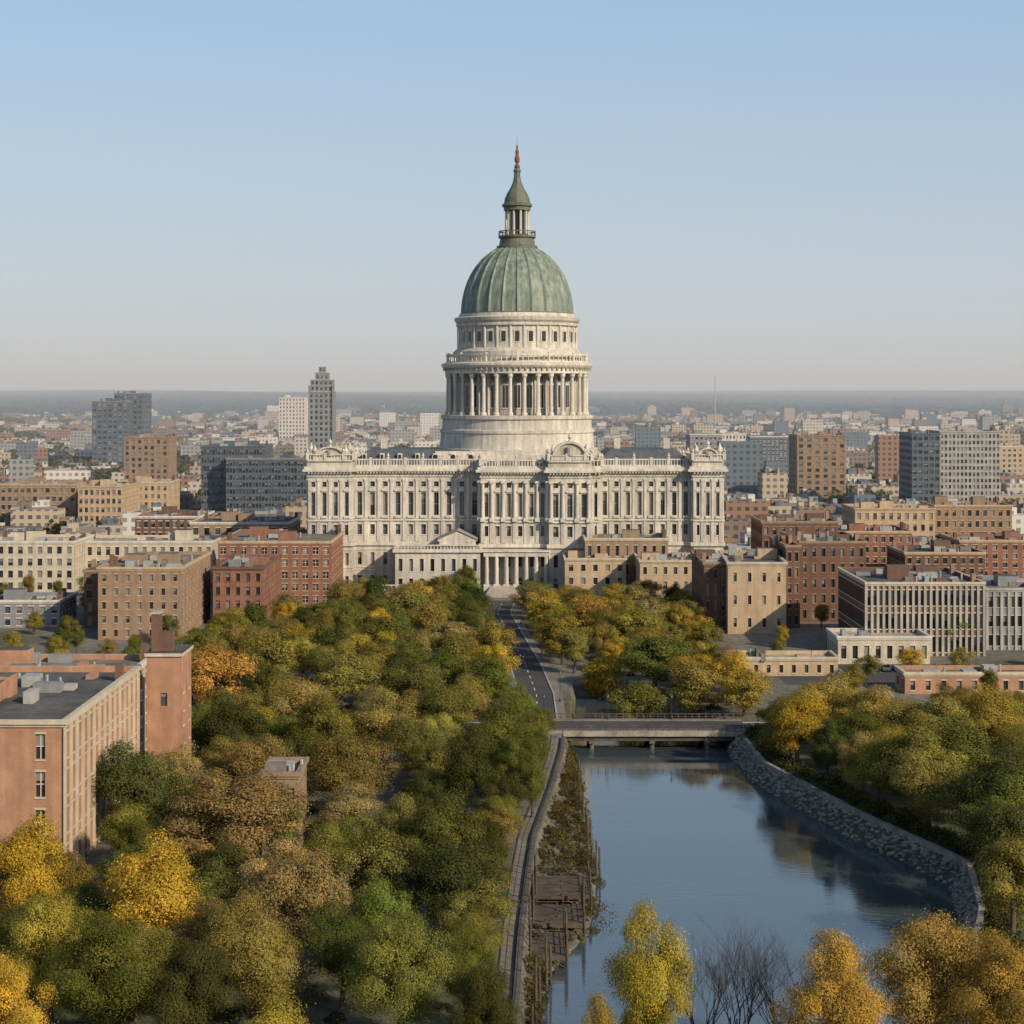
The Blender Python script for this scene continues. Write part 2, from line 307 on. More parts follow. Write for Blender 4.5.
bp('brick_cottage',262,298,856,772,10,wall='brown',cols=3,floors=2,trim='brown',roof='roofm',clutter=1,ww=.35)

# ------------------------------------------------------------------ capitol
def capitol():
    b=MB(STD); W='lime'; T='lime2'
    def block(x0,x1,y0,y1,bays,side_bays=0,cols=False,zt=0.0):
        GL=('g1','g2','g2','g3')
        def wall(a,c,n):
            b.facade(a,c,0,14,n,[(1.8,4.6),(8.0,11.8)],W,.30,.6,None,GL)
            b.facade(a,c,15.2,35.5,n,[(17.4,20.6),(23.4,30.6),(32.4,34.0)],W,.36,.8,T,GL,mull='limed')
            L=math.hypot(c[0]-a[0],c[1]-a[1]); ux,uy=(c[0]-a[0])/L,(c[1]-a[1])/L; nx,ny=uy,-ux
            p=lambda uu,o:(a[0]+ux*uu+nx*o,a[1]+uy*uu+ny*o)
            for i in range(n+1):
                u=L*i/n; u=min(max(u,.7),L-.7); px,py=p(u,.25)
                if cols:
                    b.tube((px,py,23.2),(px,py,33.8),.55,.47,10,T); b.box(px-.75,px+.75,py-.75,py+.75,22.0,23.2,T); b.box(px-.7,px+.7,py-.7,py+.7,33.8,34.6,T)
                else:
                    b.obox(p(u-.45,.14),p(u+.45,.14),.14,22.4,34.2,T); b.obox(p(u-.6,.2),p(u+.6,.2),.2,34.2,34.9,T)
                b.obox(p(u-.6,.12),p(u+.6,.12),.12,15.3,21.6,W)
            for i in range(n):
                u=L*(i+.5)/n; hw=L/n*.27
                b.obox(p(u-hw,.22),p(u+hw,.22),.22,31.0,31.5,T)
                b.obox(p(u-hw,.3),p(u+hw,.3),.3,22.62,23.2,T)
                A=p(u-hw,.4); B=p(u+hw,.4); C=p(u,.4); A0=p(u-hw,0); B0=p(u+hw,0); C0=p(u,0)
                b.q([(A[0],A[1],31.52),(B[0],B[1],31.52),(C[0],C[1],32.3)],T)
                b.q([(A[0],A[1],31.52),(C[0],C[1],32.3),(C0[0],C0[1],32.3),(A0[0],A0[1],31.52)],T); b.q([(C[0],C[1],32.3),(B[0],B[1],31.52),(B0[0],B0[1],31.52),(C0[0],C0[1],32.3)],T)
            b.obox(p(.05,.25),p(L-.05,.25),.25,21.7,22.3,T)
            for z in (0.3,3.2,6.3,7.1,12.6): b.obox(p(0.02,.1),p(L-.02,.1),.1,z,z+.25,T)
        wall((x0,y0),(x1,y0),bays)
        if side_bays: wall((x0,y1),(x0,y0),side_bays); wall((x1,y0),(x1,y1),side_bays)
        b.q([(x1,y1,0),(x0,y1,0),(x0,y1,39),(x1,y1,39)],W)
        b.box(x0-.6,x1+.6,y0-.6,y1,14,15.2,T); b.box(x0-.3,x1+.3,y0-.3,y1,35.5,37.2,W)
        b.box(x0-1.5,x1+1.5,y0-1.5,y1,37.2,38.0,T); b.box(x0-1.0,x1+1.0,y0-1.0,y1,38.0,38.8,T)
        n=int((x1-x0)/1.0)
        for i in range(n):
            x=x0+(i+.5)*(x1-x0)/n; b.box(x-.25,x+.25,y0-1.2,y0-.31,36.6,37.19,T)
        if zt: b.box(x0-.2,x1+.2,y0-.2,y0+12,38.8,38.8+zt,W)
        zb=38.8+zt
        def bal(a,c):
            L=math.hypot(c[0]-a[0],c[1]-a[1]); k=int(L/.9)
            b.obox(a,c,.35,zb,zb+.4,T); b.obox(a,c,.35,zb+1.9,zb+2.3,T)
            for i in range(k+1):
                px=a[0]+(c[0]-a[0])*i/k; py=a[1]+(c[1]-a[1])*i/k
                if i%6==0:
                    b.box(px-.45,px+.45,py-.45,py+.45,zb+.4,zb+2.7,T)
                    if i%12==0: b.lathe([(.3,zb+2.7),(.5,zb+3.3),(.2,zb+3.8),(.01,zb+4.4)],px,py,6,T)
                else: b.box(px-.17,px+.17,py-.17,py+.17,zb+.4,zb+1.9,T)
        bal((x0,y0-.4),(x1,y0-.4)); bal((x0-.4,y0),(x0-.4,y0+12 if zt else y1)); bal((x1+.4,y0),(x1+.4,y0+12 if zt else y1))
    block(-50,-10,0,44,10); block(27,56,0,44,8)
    block(-64,-50,-3,48,4,11,zt=1.6); block(56,65.5,-3,48,3,11,zt=1.6)
    block(-10,11,-8,44,6,12,cols=True); block(11,24,-11,44,3,13,cols=True,zt=1.6); block(24,27.2,-8,44,1,12)
    def hip(x0,x1,y0,y1,z0,z1,ins):
        A=[(x0,y0,z0),(x1,y0,z0),(x1,y1,z0),(x0,y1,z0)]; B=[(x0+ins,y0+ins,z1),(x1-ins,y0+ins,z1),(x1-ins,y1-ins,z1),(x0+ins,y1-ins,z1)]
        for i in range(4): b.q([A[i],A[(i+1)%4],B[(i+1)%4],B[i]],'slate')
        b.q(B,'slate')
    hip(-52,-8,3,42,38.9,43.6,6); hip(25,58,3,42,38.9,43.6,6); hip(-61,-51.5,10,45,38.95,43,4); hip(57,64,10,45,38.95,43,3); hip(-9,26,3,42,38.9,43,5)
    for i in range(7):
        for x in (-47+i*5.6,): b.box(x-.7,x+.7,5,8,40,42.6,T); b.box(x-.45,x+.45,4.95,4.997,40.6,42.2,'g1')
    for x in (-42,-20,34,50): b.box(x-1,x+1,22,25,42,47,W)
    def arched(cx,y,hw,z,hgt):
        n=14
        pts=[(cx+hw*math.cos(math.pi*i/n),z+hgt*math.sin(math.pi*i/n)) for i in range(n+1)]
        b.box(cx-hw-1.2,cx+hw+1.2,y-.8,y+4,z-1.2,z,T)
        b.q([(p[0],y,p[1]) for p in pts],W)
        for i in range(n):
            (xa,za),(xb,zb)=pts[i],pts[i+1]; s=1.16
            xo,zo=cx+(xa-cx)*s,z+(za-z)*s; xp,zp=cx+(xb-cx)*s,z+(zb-z)*s
            b.q([(xa,y-.7,za),(xo,y-.7,zo),(xp,y-.7,zp),(xb,y-.7,zb)],T)
            b.q([(xo,y-.7,zo),(xo,y+4,zo),(xp,y+4,zp),(xp,y-.7,zp)],T); b.q([(xa,y,za),(xa,y-.7,za),(xb,y-.7,zb),(xb,y,zb)],T)
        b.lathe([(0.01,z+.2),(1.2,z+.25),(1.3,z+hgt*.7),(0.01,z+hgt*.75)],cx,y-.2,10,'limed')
        for s in (-1,1):
            ux=cx+s*(hw+.6); b.lathe([(.8,z),(.8,z+.6),(.4,z+.9),(.9,z+1.8),(.5,z+2.6),(.15,z+3.6),(0.01,z+3.9)],ux,y+.3,10,T)
        b.lathe([(.7,z+hgt*1.15),(.3,z+hgt*1.2+.4),(.7,z+hgt*1.2+1.2),(0.01,z+hgt*1.2+2.4)],cx,y,8,T)
    arched(17.5,-10.7,4.6,42.2,4.0); arched(-57,-2.7,4.2,41.8,2.8); arched(60.8,-2.7,3.0,41.8,2.4)
    for x in (-63,-51,57,64.6,12.5,22.5): b.lathe([(1.2,41),(1.2,43),(.8,43.3),(1.0,44.4),(.4,45.3),(.01,46.4)],x,-1.5 if abs(x)>30 else -9.5,10,T)
    # lower front wing, porch and gable
    GL=('g1','g2','g3')
    b.facade((-36,-14),(-10,-14),0,13,8,[(1.5,5),(7.2,11)],W,.36,.6,T,GL); b.facade((-36,0),(-36,-14),0,13,3,[(1.5,5),(7.2,11)],W,.4,.6,T,GL)
    b.box(-36.7,-9.3,-14.7,-.9,13,14.0,T); b.q([(-35,-13,14.05),(-10,-13,14.05),(-10,-1,14.05),(-35,-1,14.05)],'roofl')
    for i in range(27): b.box(-36.2+i*1.0,-35.9+i*1.0,-14.3,-14.0,14,15,T)
    b.box(-36.5,-9.5,-14.5,-13.9,15,15.35,T)
    gx0,gx1=-22.5,-11.5
    b.box(gx0,gx1,-13.8,-.9,14.0,16.4,W); b.box(gx0-.5,gx1+.5,-13.85,-.9,16.4,16.9,T)
    mid=(gx0+gx1)/2
    b.q([(gx0-.5,-13.9,16.9),(gx1+.5,-13.9,16.9),(mid,-13.9,19.4)],W)
    b.q([(gx0-.7,-14.3,16.9),(mid,-14.3,19.7),(mid,-.9,19.7),(gx0-.7,-.9,16.9)],'roofl'); b.q([(mid,-14.3,19.7),(gx1+.7,-14.3,16.9),(gx1+.7,-.9,16.9),(mid,-.9,19.7)],'roofl')
    px0=-9.0
    b.box(px0,11,-13,-8.7,11.6,13.0,W); b.box(px0-.3,11.3,-13.4,-8.7,13.0,13.5,T)
    n=7
    for i in range(n):
        x=px0+.9+i*(11-px0-1.8)/(n-1); b.tube((x,-12.4,3.2),(x,-12.4,11.6),.7,.6,10,W); b.box(x-.9,x+.9,-13,-11.6,2.6,3.2,T)
    b.box(px0,11,-13.2,-8.6,0,2.6,W)
    for i in range(9): b.box(-7-i*.2,9+i*.2,-14.1-i*.9,-13.25-(i-1)*.9 if i else -13.21,0,2.5-i*.28,'limed')
    for xa,xb in ((-52,-14),(14,58)):
        b.obox((xa,-24),(xb,-24),.5,0,2.6,W); b.obox((xa,-24),(xb,-24),.65,2.6,3.0,T)
        for i in range(int((xb-xa)/1.2)): b.box(xa+i*1.2-.15,xa+i*1.2+.15,-24.2,-23.8,3.0,3.9,T)
        b.obox((xa,-24),(xb,-24),.4,3.9,4.2,T)
    b.facade((27.2,-12),(52,-12),0,9,7,[(2,6.5)],W,.4,.6,T,GL); b.facade((52,-12),(52,-3.01),0,9,3,[(2,6.5)],W,.4,.6,T); b.box(27.21,52.5,-12.5,-.9,9,9.8,T)
    # ---------------- dome
    cx,cy=1.4,32.0
    b.box(cx-27,cx+27,cy-27,cy+27,38.9,42.0,W); b.box(cx-26,cx+26,cy-26,cy+26,42.0,43.2,T)
    b.lathe([(27,38),(27,43.5),(25.6,43.8),(25.2,48.5),(25.6,48.8),(25.6,49.6),(24.8,50),(24.6,53),(25.2,53.3),(25.2,54.4),(24,54.5),(20,54.6)],cx,cy,96,W)
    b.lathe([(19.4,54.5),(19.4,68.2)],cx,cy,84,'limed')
    NC=32
    for k in range(NC):
        a=2*math.pi*(k+.5)/NC; s,c=math.sin(a),math.cos(a)
        px,py=cx+22.9*s,cy-22.9*c
        b.tube((px,py,55.6),(px,py,66.8),.66,.56,12,T); b.lathe([(1.0,54.5),(1.0,55.2),(.75,55.6)],px,py,10,T); b.lathe([(.6,66.5),(.95,67.2),(1.0,67.9)],px,py,10,T)
        px,py=cx+19.6*s,cy-19.6*c; b.tube((px,py,54.6),(px,py,68),.45,.45,8,W)
        a=2*math.pi*k/NC
        def curved(r,hw,z0,z1,m):
            P=lambda o,z:(cx+r*math.sin(a)+o*math.cos(a),cy-r*math.cos(a)+o*math.sin(a),z)
            b.q([P(-hw,z0),P(hw,z0),P(hw,z1),P(-hw,z1)],m)
        curved(19.62,1.25,56.6,64.8,T); curved(19.68,.95,57.0,64.2,'g1'); curved(19.72,.1,57,64.2,'limed')
        curved(19.62,.8,65.4,67.2,'g2')
    b.lathe([(19.4,68),(23.9,68),(23.9,69.6),(24.6,69.9),(25.1,70.6),(25.1,71.2),(24.2,71.5),(23.6,71.6),(23.6,72.0),(19.9,72.05)],cx,cy,96,T)
    for k in range(84):
        a=2*math.pi*k/84; px,py=cx+23.2*math.sin(a),cy-23.2*math.cos(a)
        if k%6==0: b.lathe([(.5,72),(.5,74.6),(.01,74.9)],px,py,6,T)
        else: b.tube((px,py,72),(px,py,73.8),.2,.2,5,T,False)
        a2=a+.04; px,py=cx+24.3*math.sin(a2),cy-24.3*math.cos(a2); b.box(px-.22,px+.22,py-.22,py+.22,69,69.9,'limed')
    b.lathe([(22.9,73.8),(23.6,73.8),(23.6,74.3),(22.9,74.3),(22.9,73.8)],cx,cy,84,T)
    b.lathe([(21.2,71.9),(21.2,75.2),(20.6,75.6),(20.0,76.2),(19.6,76.4),(19.4,83.2),(20.2,83.6),(20.2,84.4),(19.9,84.5),(20.6,85.2),(20.9,86.2),(20.2,86.5),(19.4,86.6),(19.2,87.6),(18.4,87.7)],cx,cy,96,W)
    for k in range(28):
        a=2*math.pi*k/28
        def cur(r,hw,z0,z1,m):
            P=lambda o,z:(cx+r*math.sin(a)+o*math.cos(a),cy-r*math.cos(a)+o*math.sin(a),z)
            b.q([P(-hw,z0),P(hw,z0),P(hw,z1),P(-hw,z1)],m)
        cur(19.66,1.1,77.9,82.2,T); cur(19.75,.7,78.3,81.6,'g1')
        a+=math.pi/28; px,py=cx+19.6*math.sin(a),cy-19.6*math.cos(a); b.tube((px,py,76.3),(px,py,83.4),.35,.35,6,T,False)
    prof=[]
    for i in range(26):
        t=i/25*math.radians(71); prof.append((18.1*math.cos(t),87.6+23.4*math.sin(t)))
    b.lathe([(18.9,87.2),(18.9,87.9),(18.2,88.0)],cx,cy,96,'copperd')
    b.lathe(prof,cx,cy,192,'copper',rib=lambda k:0.55 if k%8==0 else (0.1 if k%8 in(1,7) else 0))
    b.lathe([(6.0,109),(6.8,109.4),(6.8,110.2),(6.0,110.5),(5.6,112.6),(6.2,113),(6.2,113.6),(4.6,113.8)],cx,cy,32,'copperd')
    for k in range(20):
        a=2*math.pi*k/20; px,py=cx+6.0*math.sin(a),cy-6.0*math.cos(a); b.tube((px,py,113.6),(px,py,114.9),.16,.16,5,'copperd',False)
    b.lathe([(5.8,114.9),(6.2,114.9),(6.2,115.2),(5.8,115.2)],cx,cy,24,'copperd')
    b.lathe([(2.5,113.6),(2.5,122.5)],cx,cy,16,'g1')
    for k in range(10):
        a=2*math.pi*(k+.5)/10; px,py=cx+3.6*math.sin(a),cy-3.6*math.cos(a); b.tube((px,py,113.7),(px,py,122),.45,.38,8,T)
    b.lathe([(2.5,121.8),(4.3,122),(4.3,123),(4.9,123.4),(4.9,124.1),(4.2,124.4),(4.0,126.0),(3.2,127.8),(2.2,129.4),(1.4,131.2),(1.0,133),(.9,134.6),(1.2,135.2),(.8,136)],cx,cy,24,'copperd',rib=lambda k:.12 if k%3==0 else 0)
    b.lathe([(.7,135.8),(1.0,136.6),(.6,137.4),(.35,137.8),(.8,138.2),(.9,139.2),(.5,140.6),(.65,141.6),(.45,142.2),(.2,142.5),(.38,143.0),(.3,143.6),(.08,143.9),(.05,146.5)],cx,cy,12,'red')
    b.obj('capitol_building',(0.3,564,0)); FOOT.append((0.3,580,72,50))
capitol()

# ------------------------------------------------------------------ roads, bridge, quay
ROAD=[(-3,528),(-4,505),(0,450),(3,410),(5,370),(5,340)]
RDX=lambda y: float(np.interp(y,[340,370,410,450,505,528],[5,5,3,0,-4,-3]))
def ribbon(b,pts,hw,z,m,off=0):
    for i in range(len(pts)-1):
        def nrm(j):
            a=pts[max(j-1,0)]; c=pts[min(j+1,len(pts)-1)]; L=math.hypot(c[0]-a[0],c[1]-a[1]); return -(c[1]-a[1])/L,(c[0]-a[0])/L
        n0,n1=nrm(i),nrm(i+1); p,q=pts[i],pts[i+1]
        b.q([(p[0]+n0[0]*(off-hw),p[1]+n0[1]*(off-hw),z),(p[0]+n0[0]*(off+hw),p[1]+n0[1]*(off+hw),z),(q[0]+n1[0]*(off+hw),q[1]+n1[1]*(off+hw),z),(q[0]+n1[0]*(off-hw),q[1]+n1[1]*(off-hw),z)],m)
def kerb(b,pts,off,hw,z0,z1,m):
    for i in range(len(pts)-1):
        def nrm(j):
            a=pts[max(j-1,0)]; c=pts[min(j+1,len(pts)-1)]; L=math.hypot(c[0]-a[0],c[1]-a[1]); return -(c[1]-a[1])/L,(c[0]-a[0])/L
        n0,n1=nrm(i),nrm(i+1); p,q=pts[i],pts[i+1]
        b.obox((p[0]+n0[0]*off,p[1]+n0[1]*off),(q[0]+n1[0]*off,q[1]+n1[1]*off),hw,z0,z1,m)
b=MB(STD)
ribbon(b,ROAD,3.4,.008,'asphalt')
for s in (-1,1): kerb(b,ROAD,s*3.55,.15,0,.14,'conc'); kerb(b,ROAD,s*4.5,.8,0,.12,'paving')
def dashes(b,pts):
    for i in range(len(pts)-1):
        p,q=Vector(pts[i]),Vector(pts[i+1]); L=(q-p).length; d=(q-p)/L; t=1
        while t+3<L:
            a=p+d*t; c=p+d*(t+3); nx,ny=-d.y*.07,d.x*.07
            b.q([(a.x-nx,a.y-ny,.018),(c.x-nx,c.y-ny,.018),(c.x+nx,c.y+ny,.018),(a.x+nx,a.y+ny,.018)],'paint'); t+=8
dashes(b,ROAD); b.obj('capitol_road')
b=MB(STD); CR=[(-260,333),(5,333)]; CR2=[(42,333),(260,333)]
for R_ in (CR,CR2):
    ribbon(b,R_,4.2,.004,'asphalt')
    for s in (-1,1): kerb(b,R_,s*4.4,.15,0,.14,'conc')
b.obj('bridge_road')
b=MB(STD); ribbon(b,[(-250,528),(250,528)],7,.004,'asphalt')
for i in range(60): b.box(-240+i*8,-237+i*8,527.9,528.1,.006,.02,'paint')
b.obj('capitol_street')
b=MB(STD); ribbon(b,[(58,395),(150,395)],14,.004,'asphalt')
for i in range(30): b.box(62+i*2.8,62.1+i*2.8,398,403,.005,.012,'paint')
b.obj('parking_lot')
def bridge():
    b=MB(STD); x0,x1=4,43; y0,y1=327,339
    b.box(x0,x1,y0,y1,-.6,.35,'rock'); b.box(x0,x1,y0+1.8,y1-1.8,.35,.36,'asphalt')
    for y in (y0,y1-1.8): b.box(x0,x1,y,y+1.79,.352,.5,'paving')
    for i in range(5): y=y0+.6+i*2.6; b.box(x0+1,x1-1,y,y+.5,-1.5,-.6,'wood')
    for x in (14.5,25.5,35.5):
        for i in range(4): y=y0+1.2+i*3.1; b.tube((x,y,-5.5),(x,y,-1.9),.45,.45,10,'drock')
        b.box(x-.5,x+.5,y0+.3,y1-.3,-1.95,-1.5,'drock')
    for y in (y0+.15,y1-.15):
        b.box(x0,x1,y-.07,y+.07,1.35,1.5,'wood'); b.box(x0,x1,y-.04,y+.04,.85,.93,'wood')
        n=30
        for i in range(n+1):
            x=x0+(x1-x0)*i/n; b.box(x-.09,x+.09,y-.09,y+.09,.5,1.5 if i%5 else 1.75,'wood')
    for x in (4.0,43): b.box(x-1.2,x+1.2,y0-.5,y1+.5,-5,-.62,'drock')
    b.obj('river_bridge')
bridge()
def quay():
    b=MB(STD); pts=[(xl(y),y) for y in range(172,327,6)]
    for p,q in zip(pts[:-1],pts[1:]):
        b.obox(p,q,.3,-5.2,.25,'drock'); b.obox(p,q,.36,.25,.42,'drock')
        b.obox((p[0]-1.3,p[1]),(q[0]-1.3,q[1]),.8,-.2,.06,'paving')
    b.obj('quay_wall')
    b=MB(STD); pts=[(xl(y)-.1,y) for y in np.arange(172,326,2.0)]
    for p,q in zip(pts[:-1],pts[1:]):
        b.tube((p[0],p[1],.4),(p[0],p[1],1.6),.05,.05,5,'iron'); b.tube((p[0],p[1],1.55),(q[0],q[1],1.55),.045,.045,4,'iron'); b.tube((p[0],p[1],1.05),(q[0],q[1],1.05),.03,.03,4,'iron')
    b.obj('quay_railing')
    r=random.Random(12)
    b=MB(STD)
    for (ya,yb,wd,zd) in ((203,212,4.2,-1.6),(214,222,6.2,-1.2),(224,233,7.0,-.6)):
        x0=xl((ya+yb)/2)+.7; y=ya
        while y<yb:
            b.box(x0,x0+wd,y,y+.42,zd-.1,zd+r.uniform(-.01,.02),'wood'); y+=.48
        b.box(x0,x0+wd,ya-.15,ya-.01,zd-.5,zd+.05,'wood'); b.box(x0+wd,x0+wd+.15,ya,yb,zd-.5,zd+.05,'wood')
        nfr=3; step=(yb-ya)/nfr
        for i in range(nfr+1):
            yy=ya+i*step
            for fx in (.02,.5,1.0):
                xx=x0+wd*fx+.2; b.tube((xx,yy,-5),(xx,yy,zd+(r.uniform(1.2,4.6) if fx!=.5 else .2)),.17,.14,7,'bark')
            b.tube((x0+wd*.5,yy,-3),(x0+wd+.2,yy,zd-.2),.07,.07,5,'wood'); b.tube((x0+wd+.2,yy,-3),(x0+wd*.5,yy,zd-.2),.07,.07,5,'wood')
            if i<nfr:
                b.tube((x0+wd+.2,yy,-3),(x0+wd+.2,yy+step,zd-.2),.07,.07,5,'wood'); b.tube((x0+wd+.2,yy,zd+1.0),(x0+wd+.2,yy+step,zd+1.0),.06,.06,5,'wood'); b.tube((x0+wd+.2,yy,zd+.5),(x0+wd+.2,yy+step,zd+.5),.05,.05,5,'wood')
            b.tube((x0+.2,yy,zd+1.1),(x0+wd+.2,yy,zd+1.1),.05,.05,5,'wood')
    b.obj('timber_landing_stage')
    for i,y in enumerate((182,190,197,240,247,255,264,274,286,298)):
        b=MB(STD); x=xl(y)+shf(y)+.5; h=r.uniform(1.2,4.5)
        b.tube((0,0,-5),(r.uniform(-.15,.15),0,-3+h+1),.18,.12,8,'bark'); b.tube((.5,.4,-5),(.35,.3,-3+h),.16,.13,8,'bark'); b.box(-.1,.55,-.05,.1,-2.3,-2.1,'wood')
        b.obj('mooring_piles',(x,y,0))
quay()
def lamp(x,y,h=5.5,zb=0):
    b=MB(STD); b.lathe([(.22,0),(.22,.4),(.12,.6),(.07,1.0),(.055,h-.6),(.1,h-.5),(.01,h-.48)],0,0,8,'iron')
    b.lathe([(.12,h-.5),(.24,h-.1),(.24,h),(.01,h+.0)],0,0,8,'g3'); b.lathe([(.3,h),(.12,h+.22),(.01,h+.4)],0,0,8,'iron')
    b.obj('street_lamp',(x,y,zb))
for x in (6,18,30,40): lamp(x,338.4,4.5,.5)
for y in (360,420,480): lamp(RDX(y)+4.6,y,6,.12)
# rocks on right bank
def rocks():
    b=MB(STD); r=random.Random(3)
    def rock(x,y,z,s,m='rock'):
        i=len(b.v); n=6
        for zz,k in ((-.4,.8),(.1,1.0),(.45,.55)):
            for j in range(n):
                a=2*math.pi*j/n+r.uniform(-.2,.2); q=s*k*r.uniform(.75,1.15); b.v.append((x+q*math.cos(a),y+q*math.sin(a),z+zz*s))
        for l in range(2):
            for j in range(n): b.f.append((i+l*n+j,i+l*n+(j+1)%n,i+(l+1)*n+(j+1)%n,i+(l+1)*n+j)); b.m.append(b.ix[m])
        b.f.append(tuple(i+2*n+j for j in range(n))); b.m.append(b.ix[m])
    for y in np.arange(176,326,.35):
        for k in range(4):
            d=r.uniform(-.9,1.7); x=xr(y)+d; rock(x,y+r.uniform(-.3,.3),gheight(x,y)+.05,r.uniform(.18,.55),'rock' if d>-.4 else 'drock')
    for y in np.arange(174,326,.5):
        for k in range(3):
            d=r.uniform(.3,shf(y)+1.4); x=xl(y)+d; rock(x,y+r.uniform(-.3,.3),gheight(x,y)+.05,r.uniform(.2,.6),'drock')
    for x in np.arange(2,46,.6):
        y=172+r.uniform(-1.5,1.5); rock(x,y,gheight(x,y)+.1,r.uniform(.3,.8))
    b.obj('stone_riverbank')
rocks()
# low stone kerb wall along the top of the right bank
b=MB(STD); pts=[(xr(y)+2.2,y) for y in range(176,326,5)]
for p,q in zip(pts[:-1],pts[1:]): b.obox(p,q,.35,-1.0,.3,'rock')
b.obj('embankment_wall')

# ------------------------------------------------------------------ cars
def carmat(i,c):
    m,t,bb=nt('car_paint_%d'%i); bb.inputs['Base Color'].default_value=(*c,1); bb.inputs['Roughness'].default_value=.3; bb.inputs['Coat Weight'].default_value=.6; return m
CP=[carmat(i,c) for i,c in enumerate([(.25,.25,.26),(.03,.03,.035),(.2,.04,.03),(.05,.07,.12),(.4,.4,.38),(.1,.1,.11)])]
carmeshes=[]
for ci,cm in enumerate(CP):
    M['cp']=cm; b=MB(['cp','g1','tyre','metal'])
    prof=[(-2.2,.35),(-2.25,.75),(-2.1,.98),(-1.5,1.02),(-1.0,1.42),(.55,1.45),(1.15,1.0),(2.05,.88),(2.25,.65),(2.2,.35)]
    hw=[.86,.88,.88,.86,.66,.66,.86,.86,.84,.84]
    n=len(prof)
    Lp=[(-hw[i],prof[i][0],prof[i][1]) for i in range(n)]; Rp=[(hw[i],prof[i][0],prof[i][1]) for i in range(n)]
    for i in range(n-1): b.q([Lp[i],Lp[i+1],Rp[i+1],Rp[i]],'g1' if i in(3,5) else 'cp')
    for P_,s in ((Lp,-1),(Rp,1)):
        b.q([P_[0],P_[1],P_[2],P_[3],P_[6],P_[7],P_[8],P_[9]],'cp'); b.q([P_[3],P_[4],P_[5],P_[6]],'g1')
        for y in (-1.35,1.35): b.tube((s*.62,y,.33),(s*.93,y,.33),.33,.33,12,'tyre'); b.tube((s*.93,y,.33),(s*.95,y,.33),.18,.18,8,'metal')
    o=b.obj('car'); carmeshes.append(o.data); bpy.data.objects.remove(o)
def car(x,y,rot=0):
    o=bpy.data.objects.new('car',random.choice(carmeshes)); COL.objects.link(o); o.location=(x,y,.02); o.rotation_euler=(0,0,rot)
for i in range(28):
    if random.random()<.5: car(63.4+i*2.8,400.5,0)

